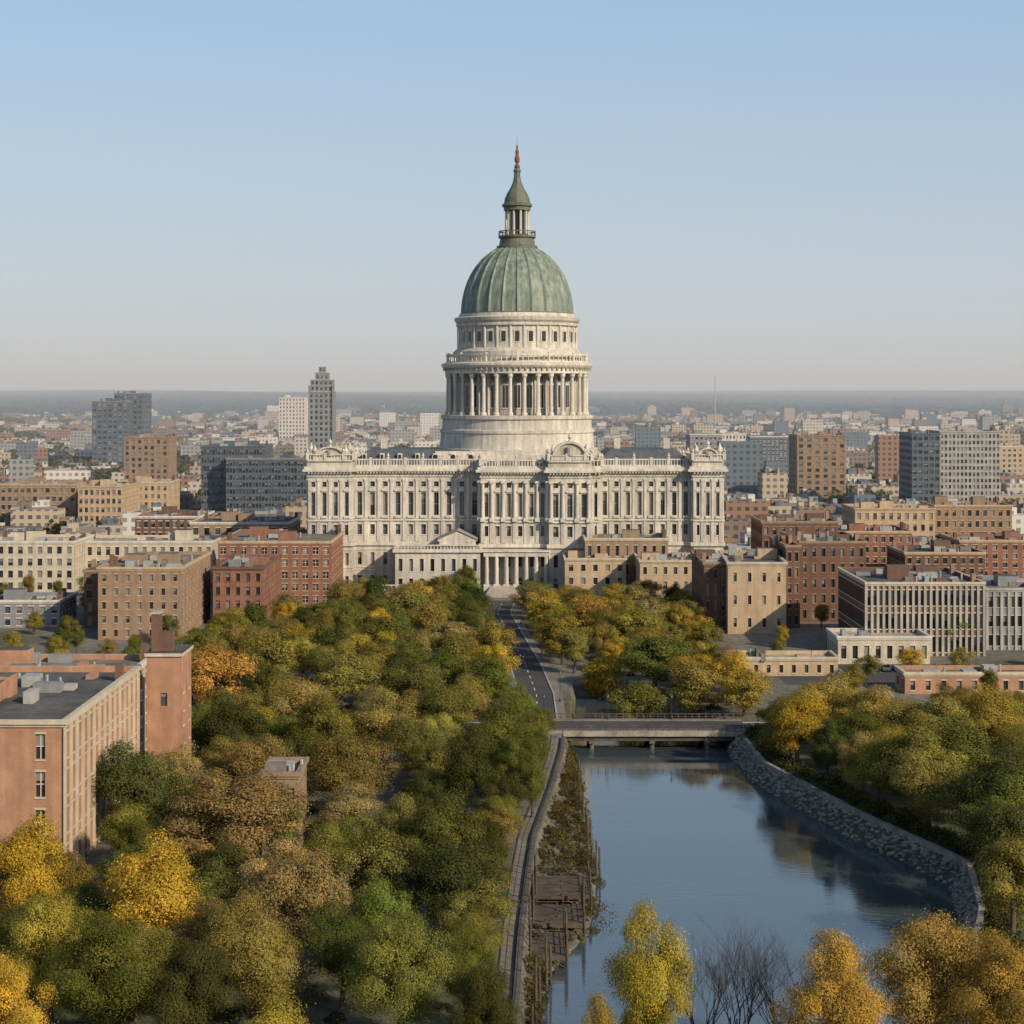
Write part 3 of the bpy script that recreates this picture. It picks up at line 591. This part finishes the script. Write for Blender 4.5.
# ------------------------------------------------------------------ trees
def tree_mesh(name,seed,nleaf,leaf,Ht=14.0,R=6.0,kind='round'):
    r=np.random.default_rng(seed); rr=random.Random(seed)
    b=MB(['bark','leaf'])
    cz=Ht*.54; az=Ht*.46
    N=60
    dirs=r.normal(size=(N,3)); dirs/=np.linalg.norm(dirs,axis=1)[:,None]
    lob=r.normal(size=(5,3)); lob/=np.linalg.norm(lob,axis=1)[:,None]
    lf=0.66+0.37*np.clip(np.max(dirs@lob.T,axis=1),0,1)**1.5
    rad=(r.random(N)**.38)*lf
    zz=dirs[:,2]*rad; wid=np.where(zz>0,1-.4*zz**2,1-.25*zz**2)
    off=r.normal(size=2)*.4
    C=np.stack([dirs[:,0]*rad*R*.9*wid+off[0]*zz,dirs[:,1]*rad*R*.9*wid+off[1]*zz,cz+zz*az*.9],1)
    if kind=='tall': C[:,0]*=.78; C[:,1]*=.78
    cr=R*r.uniform(.13,.28,N)
    pts=[Vector((0,0,-.3)),Vector((rr.uniform(-.2,.2),rr.uniform(-.2,.2),Ht*.22)),Vector((rr.uniform(-.5,.5),rr.uniform(-.5,.5),Ht*.45)),Vector((rr.uniform(-.7,.7),rr.uniform(-.7,.7),Ht*.75))]
    rs=[.36,.28,.2,.07]
    for i in range(3): b.tube(pts[i],pts[i+1],rs[i],rs[i+1],8,'bark',False)
    for k in range(0,N,2):
        t=rr.uniform(.1,.9); base=pts[1].lerp(pts[3],t); c=Vector(C[k]); mid=base.lerp(c,.5)+Vector((rr.uniform(-.4,.4),rr.uniform(-.4,.4),-.3))
        b.tube(base,mid,.11,.07,5,'bark',False); b.tube(mid,c,.07,.02,5,'bark',False)
    nv=len(b.v)
    w=cr**2; w/=w.sum(); idx=r.choice(N,size=nleaf,p=w)
    d=r.normal(size=(nleaf,3)); d/=np.linalg.norm(d,axis=1)[:,None]
    flip=(d[:,2]<-.25)&(r.random(nleaf)<.5); d[flip,2]*=-1
    shell=1.1-.6*r.random(nleaf)**1.3; out=r.random(nleaf)<.16; shell[out]*=r.uniform(1.05,1.65,out.sum())
    P=C[idx]+d*(cr[idx]*shell)[:,None]*np.array([1.05,1.05,.95])
    g=P-np.array([0,0,cz-1]); g/=np.linalg.norm(g,axis=1)[:,None]
    nrm=d*.75+g*.7+r.normal(size=(nleaf,3))*.33; nrm/=np.linalg.norm(nrm,axis=1)[:,None]
    t=np.cross(nrm,r.normal(size=(nleaf,3))); t/=np.linalg.norm(t,axis=1)[:,None]; s=np.cross(nrm,t)
    L=leaf*r.uniform(.6,1.35,nleaf); Wd=L*r.uniform(.45,.8,nleaf)
    Q=np.stack([P-t*L[:,None]*.5,P-s*Wd[:,None]*.5,P+t*L[:,None]*.5,P+s*Wd[:,None]*.5],1).reshape(-1,3)
    V=np.concatenate([np.array(b.v),Q])
    nq=nleaf; me=bpy.data.meshes.new(name)
    me.vertices.add(len(V)); me.vertices.foreach_set('co',V.ravel().astype(np.float32))
    bf=np.array([f for f in b.f]).reshape(-1); nb=len(b.f)
    loops=np.concatenate([bf,np.arange(nleaf*4)+nv]).astype(np.int32)
    me.loops.add(len(loops)); me.loops.foreach_set('vertex_index',loops)
    me.polygons.add(nb+nq); me.polygons.foreach_set('loop_start',(np.arange(nb+nq)*4).astype(np.int32))
    try: me.polygons.foreach_set('loop_total',np.full(nb+nq,4,np.int32))
    except Exception: pass
    me.materials.append(M['bark']); me.materials.append(M['leaf'])
    me.polygons.foreach_set('material_index',np.concatenate([np.zeros(nb),np.ones(nq)]).astype(np.int32))
    ct=r.uniform(.8,1.22,N); ch=r.uniform(0,.5,N)
    tint=np.concatenate([np.ones(nb),ct[idx]*r.uniform(.7,1.3,nq)]).astype(np.float32)
    hue=np.concatenate([np.zeros(nb),np.clip(ch[idx]+r.normal(0,.2,nq),0,1)]).astype(np.float32)
    a=me.attributes.new('tint','FLOAT','FACE'); a.data.foreach_set('value',tint)
    a=me.attributes.new('hue','FLOAT','FACE'); a.data.foreach_set('value',hue)
    me.update(calc_edges=True); me.validate()
    return me
FARV=[tree_mesh('broadleaf_far%d'%i,100+i,15000,.31,kind='round' if i%3 else 'tall') for i in range(7)]
MIDV=[tree_mesh('broadleaf_mid%d'%i,200+i,34000,.22,kind='round' if i%4 else 'tall') for i in range(8)]
NEARV=[tree_mesh('broadleaf_near%d'%i,300+i,60000,.165) for i in range(4)]
PAL={'d':(.070,.086,.028),'g':(.118,.132,.036),'b':(.15,.18,.042),'o':(.20,.178,.052),'y':(.38,.29,.045),'r':(.38,.245,.065),'t':(.27,.215,.09),'l':(.28,.245,.06)}
NAMES={'d':'oak_tree','g':'maple_tree','b':'ash_tree','o':'elm_tree','y':'yellow_maple_tree','r':'orange_maple_tree','t':'beech_tree','l':'linden_tree'}
TREES=[]
def tree(X,Y,h,w,c,zb=None):
    vs=NEARV if Y<190 else (MIDV if Y<330 else FARV)
    o=bpy.data.objects.new(NAMES[c],random.choice(vs)); COL.objects.link(o)
    o.location=(X,Y,gheight(X,Y) if zb is None else zb); o.rotation_euler=(0,0,random.uniform(0,6.28)); s=w/12.0
    o.scale=(s*random.uniform(.92,1.08),s*random.uniform(.92,1.08),h/14.0)
    k=random.uniform(.78,1.22); p=PAL[c]; o.color=(p[0]*k*random.uniform(.88,1.14),p[1]*k,p[2]*k*random.uniform(.85,1.15),1)
    TREES.append((X,Y,w))
def tp(x,yt,wpx,h,c):
    Y=gy(yt,h); X=gx(x,Y); w=wpx*Y/F
    if X>20 and 176<Y<326: X=max(X,xr(Y)+w*.3+2.5)      # keep trunks on dry land behind the stone bank
    tree(X,Y,h,w,c)
HERO=[ # bearing, crown top row, crown width, height, kind
(375,570,46,14,'d'),(345,576,44,13,'o'),(405,582,70,14,'o'),(345,602,52,12,'g'),(430,598,62,12,'o'),(385,610,70,12,'g'),(455,626,72,12,'o'),(492,620,54,11,'o'),(486,648,60,11,'g'),(466,563,26,10,'g'),(440,572,40,12,'o'),
(270,630,82,13,'o'),(218,641,98,14,'r'),(340,645,90,13,'o'),(305,670,90,13,'t'),(410,656,80,13,'g'),(440,676,84,13,'g'),(500,690,84,13,'g'),(228,694,92,13,'d'),(520,722,64,12,'g'),(385,690,92,13,'o'),(262,722,90,13,'t'),(320,690,100,14,'o'),(350,722,120,14,'o'),(466,730,84,13,'d'),(532,742,50,11,'g'),
(135,735,108,15,'d'),(232,762,150,16,'t'),(150,826,130,16,'y'),(440,790,110,13,'d'),(376,812,120,14,'g'),(446,832,120,13,'d'),(255,892,125,14,'o'),(30,812,110,15,'y'),(118,905,150,15,'g'),(300,842,120,14,'t'),(400,902,130,14,'b'),(484,945,76,12,'d'),(15,948,100,15,'y'),(262,992,150,15,'y'),(50,880,110,15,'l'),(190,930,110,14,'d'),
(545,584,56,13,'l'),(590,590,66,13,'r'),(562,612,60,12,'l'),(628,604,70,12,'l'),(600,628,74,12,'y'),(655,632,90,12,'g'),(692,648,76,12,'o'),(636,652,70,12,'g'),(680,600,40,11,'l'),(956,612,48,10,'b'),
(728,716,56,11,'d'),(822,672,100,13,'l'),(775,688,80,13,'y'),(870,680,100,13,'l'),(925,690,120,13,'o'),(990,684,100,13,'l'),(745,692,70,12,'o'),(850,722,130,14,'o'),(905,745,150,15,'d'),(960,715,130,14,'g'),(1010,740,110,15,'d'),(990,822,112,13,'l'),(775,728,80,12,'l'),(825,745,100,12,'o'),(880,768,110,13,'g'),(950,790,120,13,'d'),
(650,900,105,17,'y'),(835,925,120,16,'r'),(930,892,160,17,'r'),(1010,925,130,16,'r'),(600,990,70,14,'l')]
for h in HERO: tp(*h)
NH=len(TREES)
for y in np.arange(178,322,8.5): tree(xl(y)-4.8,y+random.uniform(-2,2),random.uniform(7,10),random.uniform(7.5,9.5),random.choice('dggo'))
def blocked(x,y,rad):
    for (cx,cy,a,d) in FOOT:
        if abs(x-cx)<a+rad*.3 and abs(y-cy)<d+rad*.3: return True
    if 165<y<395 and xl(y)-5<x<xr(y)+3+rad*.6 and y>=170: return True
    if 327<y<340: return True
    if 340<=y<530 and abs(x-RDX(y))<7.8: return True
    return False
rr=random.Random(21); cnt=0
for _ in range(16000):
    y=rr.uniform(172,518); x=rr.uniform(-110,140)
    if abs(x)>.30*y+6: continue
    left=x<12
    if left:
        if y>340 and x<-88+ (y-340)*.22: continue
        if y>470 and (x<-48): continue
    else:
        if y>345 and x>54: continue
        if x>45 and y>322: continue
        if y<212 or y>505: continue
    w=rr.uniform(8.5,14)
    if blocked(x,y,w/2): continue
    if any((x-a)**2+(y-c)**2<((w+w2)*.37)**2 for a,c,w2 in TREES): continue
    if left: c=rr.choice('ddggggoooottlbby')
    else: c=rr.choice('dgoollyot') if y>340 else rr.choice('dggoolltll')
    tree(x,y,rr.uniform(8.5,11.5)*(.8+.2*w/12),w,c); cnt+=1
print('infill',cnt)
c2=0
for _ in range(4000):
    if c2>110: break
    y=rr.uniform(350,640); x=rr.uniform(-190,190)
    if abs(x)>.3*y or abs(x)<60: continue
    if blocked(x,y,8) or any((x-a)**2+(y-c)**2<70 for a,c,_w in TREES): continue
    tree(x,y,rr.uniform(5,8),rr.uniform(5,8),rr.choice('ggooly')); c2+=1
print('trees',len(TREES))
def scrub(name,pts,leaf,K,color,seed):
    r=np.random.default_rng(seed); pts=np.array(pts); n=len(pts)
    base=np.repeat(pts,K,0); d=r.normal(size=(n*K,3)); d/=np.linalg.norm(d,axis=1)[:,None]; d[:,2]=np.abs(d[:,2])
    sh=(1-.5*r.random(n*K)**2)[:,None]; s0=base[:,3:4]
    P=base[:,:3]+d*sh*s0*np.array([1,1,.9])
    nr=d+r.normal(size=d.shape)*.5; nr/=np.linalg.norm(nr,axis=1)[:,None]; t=np.cross(nr,r.normal(size=d.shape)); t/=np.linalg.norm(t,axis=1)[:,None]; s=np.cross(nr,t)
    L=(leaf*r.uniform(.5,1.3,n*K))[:,None]; W=L*.6
    Q=np.stack([P-t*L*.5,P-s*W*.5,P+t*L*.5,P+s*W*.5],1).reshape(-1,3)
    N=n*K; me=bpy.data.meshes.new(name); me.vertices.add(N*4); me.vertices.foreach_set('co',Q.ravel().astype(np.float32))
    me.loops.add(N*4); me.loops.foreach_set('vertex_index',np.arange(N*4,dtype=np.int32)); me.polygons.add(N); me.polygons.foreach_set('loop_start',(np.arange(N)*4).astype(np.int32))
    try: me.polygons.foreach_set('loop_total',np.full(N,4,np.int32))
    except Exception: pass
    a=me.attributes.new('tint','FLOAT','FACE'); a.data.foreach_set('value',(np.repeat(r.uniform(.5,1.5,n),K)*r.uniform(.7,1.3,N)).astype(np.float32))
    a=me.attributes.new('hue','FLOAT','FACE'); a.data.foreach_set('value',np.repeat(r.uniform(0,1,n),K).astype(np.float32))
    me.materials.append(M['leaf']); me.update(calc_edges=True)
    o=bpy.data.objects.new(name,me); COL.objects.link(o); o.color=(*color,1)
ps=[]
for _ in range(560):
    y=rr.uniform(176,326); d=rr.uniform(.6,shf(y)+.9); x=xl(y)+d
    if 202<y<234 and rr.random()<.7: continue
    ps.append((x,y,gheight(x,y)-.1,rr.uniform(.4,1.4)))
ps.append((xl(222)+9.0,222,-2.9,2.6)); ps.append((xl(222)+8.2,223.5,-2.6,2.0))
scrub('bank_scrub',ps,.26,260,(.07,.068,.034),5)
ps=[]
for _ in range(1500):
    y=rr.uniform(172,500); x=rr.uniform(-90,110)
    if abs(x)>.3*y: continue
    if (x>50 and y>330) or blocked(x,y,1) : continue
    ps.append((x,y,gheight(x,y)-.2,rr.uniform(.8,2.2)))
for y in np.arange(178,330,.7):
    ps.append((xr(y)+rr.uniform(3.6,6.5),y,-.2,rr.uniform(.7,2.4)))
scrub('undergrowth',ps,.38,190,(.055,.065,.025),6)
def bare(X,Y,h,seed):
    b=MB(['bark']); r=random.Random(seed)
    def br(p,d,L,rad,lv):
        q=p+d*L; b.tube(p,q,rad,rad*.65,5 if lv>1 else 3,'bark',False)
        if lv==0: return
        for k in range(3 if lv>1 else 4):
            nd=(d+Vector((r.uniform(-.6,.6),r.uniform(-.6,.6),r.uniform(-.05,.4)))).normalized(); br(p+d*L*r.uniform(.5,1),nd,L*r.uniform(.6,.82),rad*.5,lv-1)
    for k in range(5): br(Vector((r.uniform(-.5,.5),r.uniform(-.5,.5),-.2)),Vector((r.uniform(-.35,.35),r.uniform(-.35,.35),1)).normalized(),h*.32,.1,5)
    b.obj('bare_tree',(X,Y,0))
bare(gx(735,166),166,16.5,4); bare(gx(705,169),169,12,8); bare(gx(790,163),163,16.5,9)

# ------------------------------------------------------------------ distant city
def farmat(name,wall,win,roof):
    m,t,bb=nt(name); N=t.nodes; L=t.links
    g=N.new('ShaderNodeNewGeometry'); sp=N.new('ShaderNodeSeparateXYZ'); L.new(g.outputs['Position'],sp.inputs[0])
    ad=N.new('ShaderNodeMath'); ad.operation='ADD'; L.new(sp.outputs[0],ad.inputs[0]); L.new(sp.outputs[1],ad.inputs[1])
    cb=N.new('ShaderNodeCombineXYZ'); L.new(ad.outputs[0],cb.inputs[0]); L.new(sp.outputs[2],cb.inputs[1])
    br=N.new('ShaderNodeTexBrick'); br.offset=0; br.inputs['Scale'].default_value=1; br.inputs['Brick Width'].default_value=3.6; br.inputs['Row Height'].default_value=3.4; br.inputs['Mortar Size'].default_value=.85; br.inputs['Mortar Smooth'].default_value=0
    br.inputs['Color1'].default_value=(*win,1); br.inputs['Color2'].default_value=(win[0]*2.2,win[1]*2.2,win[2]*2.2,1); br.inputs['Mortar'].default_value=(*wall,1)
    L.new(cb.outputs[0],br.inputs['Vector'])
    sn=N.new('ShaderNodeSeparateXYZ'); L.new(g.outputs['Normal'],sn.inputs[0]); gt=N.new('ShaderNodeMath'); gt.operation='GREATER_THAN'; gt.inputs[1].default_value=.5; L.new(sn.outputs[2],gt.inputs[0])
    mx=N.new('ShaderNodeMix'); mx.data_type='RGBA'; L.new(gt.outputs[0],mx.inputs[0]); L.new(br.outputs[0],mx.inputs[6]); mx.inputs[7].default_value=(*roof,1)
    L.new(mx.outputs[2],bb.inputs['Base Color']); bb.inputs['Roughness'].default_value=.9; return m
FM=[]
for i,(w,wi,ro) in enumerate([((.38,.30,.22),(.07,.06,.05),(.15,.14,.13)),((.26,.15,.10),(.05,.04,.04),(.2,.18,.16)),((.46,.42,.36),(.1,.1,.1),(.36,.34,.3)),((.28,.28,.27),(.06,.07,.08),(.1,.1,.1)),((.58,.55,.5),(.15,.15,.15),(.45,.43,.39)),((.2,.15,.12),(.04,.04,.04),(.12,.1,.09)),((.12,.15,.18),(.04,.05,.06),(.09,.09,.09)),((.42,.35,.27),(.08,.07,.06),(.25,.2,.15))]):
    k='f%d'%i; M[k]=farmat('city_wall_%d'%i,w,wi,ro); FM.append(k)
rc=random.Random(5)
def hits(x,y,a,d):
    return any(abs(x-cx)<ha+a and abs(y-cy)<hd+d for cx,cy,ha,hd in FOOT)
b=MB(FM); y=620.0; nb_=0; trees_pts=[]
while y<4700:
    dy=25+ (y-620)*.008+rc.uniform(0,7); x=-.31*y-60
    while x<.31*y+60:
        w=rc.uniform(8,25)*(1+ (y-600)/9000); d=rc.uniform(9,20); gap=rc.uniform(3,12)*(1+(y-600)/3500)
        cx=x+w/2
        green=math.sin(cx*.006+y*.0021)+math.sin(y*.005-cx*.003)
        pg=.26+.24*max(0,green)+ (y-600)/11000
        if rc.random()<pg:
            for _ in range(rc.randint(3,7)): trees_pts.append((cx+rc.uniform(-w,w)*.8,y+rc.uniform(-dy,dy)*.5,rc.uniform(6,11)))
        elif not hits(cx,y+d/2,w/2-3,d/2-3):
            h=rc.uniform(5,12)
            u=rc.random()
            if u<.09: h=rc.uniform(14,24)
            if u<.012: h=rc.uniform(24,38); w=min(w,26)
            if y<800: h=min(h,15)
            m=rc.choice(FM); yo=rc.uniform(-5,5); b.box(x,x+w,y+yo,y+yo+d,0,h,m)
            for _ in range(rc.randint(0,5)):
                a=rc.uniform(.05,.3)*w; xa=x+rc.uniform(.05,.65)*w; ya=y+yo+d*rc.uniform(.1,.5); b.box(xa,xa+a,ya,ya+d*.3,h,h+rc.uniform(1,3.5),rc.choice(FM))
            if rc.random()<.35:
                h2=h*rc.uniform(.4,.8); b.box(x+w,x+w+gap*.7,y+yo+2,y+yo+d*.8,0,h2,rc.choice(FM))
            if rc.random()<.55: trees_pts.append((x+w+gap*.5,y-3,rc.uniform(5,9)))
            nb_+=1
        x+=w+gap
    y+=dy
b.obj('distant_city_buildings'); print('far buildings',nb_,'trees',len(trees_pts))
for _ in range(2600):
    yy=rc.uniform(3600,4900); trees_pts.append((rc.uniform(-.3,.3)*yy,yy,rc.uniform(9,17)))
scrub('distant_trees',[(p[0],p[1],p[2]*.25,p[2]*.6) for p in trees_pts],3.6,46,(.075,.08,.035),2)
# wooded horizon hills
def hills():
    r=np.random.default_rng(9); ny=170; nx=460
    ys=np.linspace(4300,15000,ny); v=[]
    for j,y in enumerate(ys):
        ramp=8+min(1,(y-4300)/6500)**.9*50
        xs=np.linspace(-.36*y-300,.36*y+300,nx)
        und=6*np.sin(xs*.0011+y*.0004)+4*np.sin(xs*.0027+y*.0013)
        zz=ramp+und*min(1,(y-4300)/3000)+r.uniform(-4,8,nx)
        if j==0: zz=zz*0-1
        for i in range(nx): v.append((xs[i]+r.uniform(-6,6),y+r.uniform(-20,20),max(-1,zz[i])))
    f=[(j*nx+i,j*nx+i+1,(j+1)*nx+i+1,(j+1)*nx+i) for j in range(ny-1) for i in range(nx-1)]
    me=bpy.data.meshes.new('wooded_hills'); me.from_pydata(v,[],f); o=bpy.data.objects.new('wooded_hills',me); COL.objects.link(o)
    me.materials.append(surf('forest_canopy',(.02,.03,.024),.8,.005,.95,.03))
hills()
b=MB(STD); b.lathe([(1.6,0),(.8,60),(.4,90)],0,0,6,'metal'); b.tube((0,0,30),(0,0,31),3,3,6,'metal'); b.obj('radio_mast',(gx(715,3000),3000,0))

# ------------------------------------------------------------------ haze in the air (real scattering volume over the far plain)
bpy.ops.mesh.primitive_cube_add(size=1); hz=bpy.context.object; hz.name='haze_air'; hz.scale=(24000,15400,200); hz.location=(0,8360,90)
m=bpy.data.materials.new('haze'); m.use_nodes=True; N=m.node_tree.nodes; N.clear(); out=N.new('ShaderNodeOutputMaterial'); vs=N.new('ShaderNodeVolumeScatter')
vs.inputs['Color'].default_value=(.68,.78,.92,1); vs.inputs['Density'].default_value=.00019; vs.inputs['Anisotropy'].default_value=0
m.node_tree.links.new(vs.outputs[0],out.inputs['Volume']); hz.data.materials.append(m)

# ------------------------------------------------------------------ light
SE=math.radians(28); AZ=math.radians(134)   # azimuth from +Y clockwise: to the right, behind the viewer
w=bpy.data.worlds.new('World'); SC.world=w; w.use_nodes=True; N=w.node_tree.nodes; L=w.node_tree.links; bg=N['Background']
sk=N.new('ShaderNodeTexSky'); sk.sky_type='NISHITA'; sk.sun_disc=False; sk.sun_elevation=SE; sk.sun_rotation=AZ; sk.air_density=1.0; sk.dust_density=1.0; sk.ozone_density=1.2; sk.altitude=50
tc=N.new('ShaderNodeTexCoord'); sp=N.new('ShaderNodeSeparateXYZ'); L.new(tc.outputs['Generated'],sp.inputs[0])
rp=N.new('ShaderNodeValToRGB'); e=rp.color_ramp.elements
e[0].position=0; e[0].color=(.9,.9,.9,1); e[1].position=.6; e[1].color=(0,0,0,1); x=e.new(.22); x.color=(.7,.7,.7,1)
L.new(sp.outputs[2],rp.inputs[0])
r2=N.new('ShaderNodeValToRGB'); e=r2.color_ramp.elements
e[0].position=0; e[0].color=(.60,.63,.67,1); e[1].position=.25; e[1].color=(.35,.53,.74,1); x=e.new(.10); x.color=(.48,.58,.69,1)
L.new(sp.outputs[2],r2.inputs[0])
sc=N.new('ShaderNodeVectorMath'); sc.operation='SCALE'; sc.inputs['Scale'].default_value=1/.13; L.new(r2.outputs[0],sc.inputs[0])
mx=N.new('ShaderNodeMix'); mx.data_type='RGBA'; L.new(rp.outputs[0],mx.inputs[0]); L.new(sk.outputs[0],mx.inputs[6]); L.new(sc.outputs[0],mx.inputs[7])
L.new(mx.outputs[2],bg.inputs[0]); bg.inputs[1].default_value=.13
sd=bpy.data.lights.new('sun','SUN'); sd.energy=4.8; sd.angle=math.radians(.5); sd.color=(1,.84,.62)
so=bpy.data.objects.new('sun',sd); COL.objects.link(so)
dirv=Vector((math.sin(AZ)*math.cos(SE),math.cos(AZ)*math.cos(SE),math.sin(SE))); so.rotation_euler=dirv.to_track_quat('Z','Y').to_euler(); so.location=(200,-100,300)
# ------------------------------------------------------------------ camera
cd=bpy.data.cameras.new('camera'); cd.sensor_width=36; cd.lens=36*F/1024; cd.shift_y=-120/1024; cd.clip_start=1; cd.clip_end=60000
co=bpy.data.objects.new('camera',cd); COL.objects.link(co); co.location=(0,0,H); co.rotation_euler=(math.radians(90),0,0); SC.camera=co
SC.view_settings.view_transform='Standard'; SC.view_settings.look='None'; SC.view_settings.exposure=0
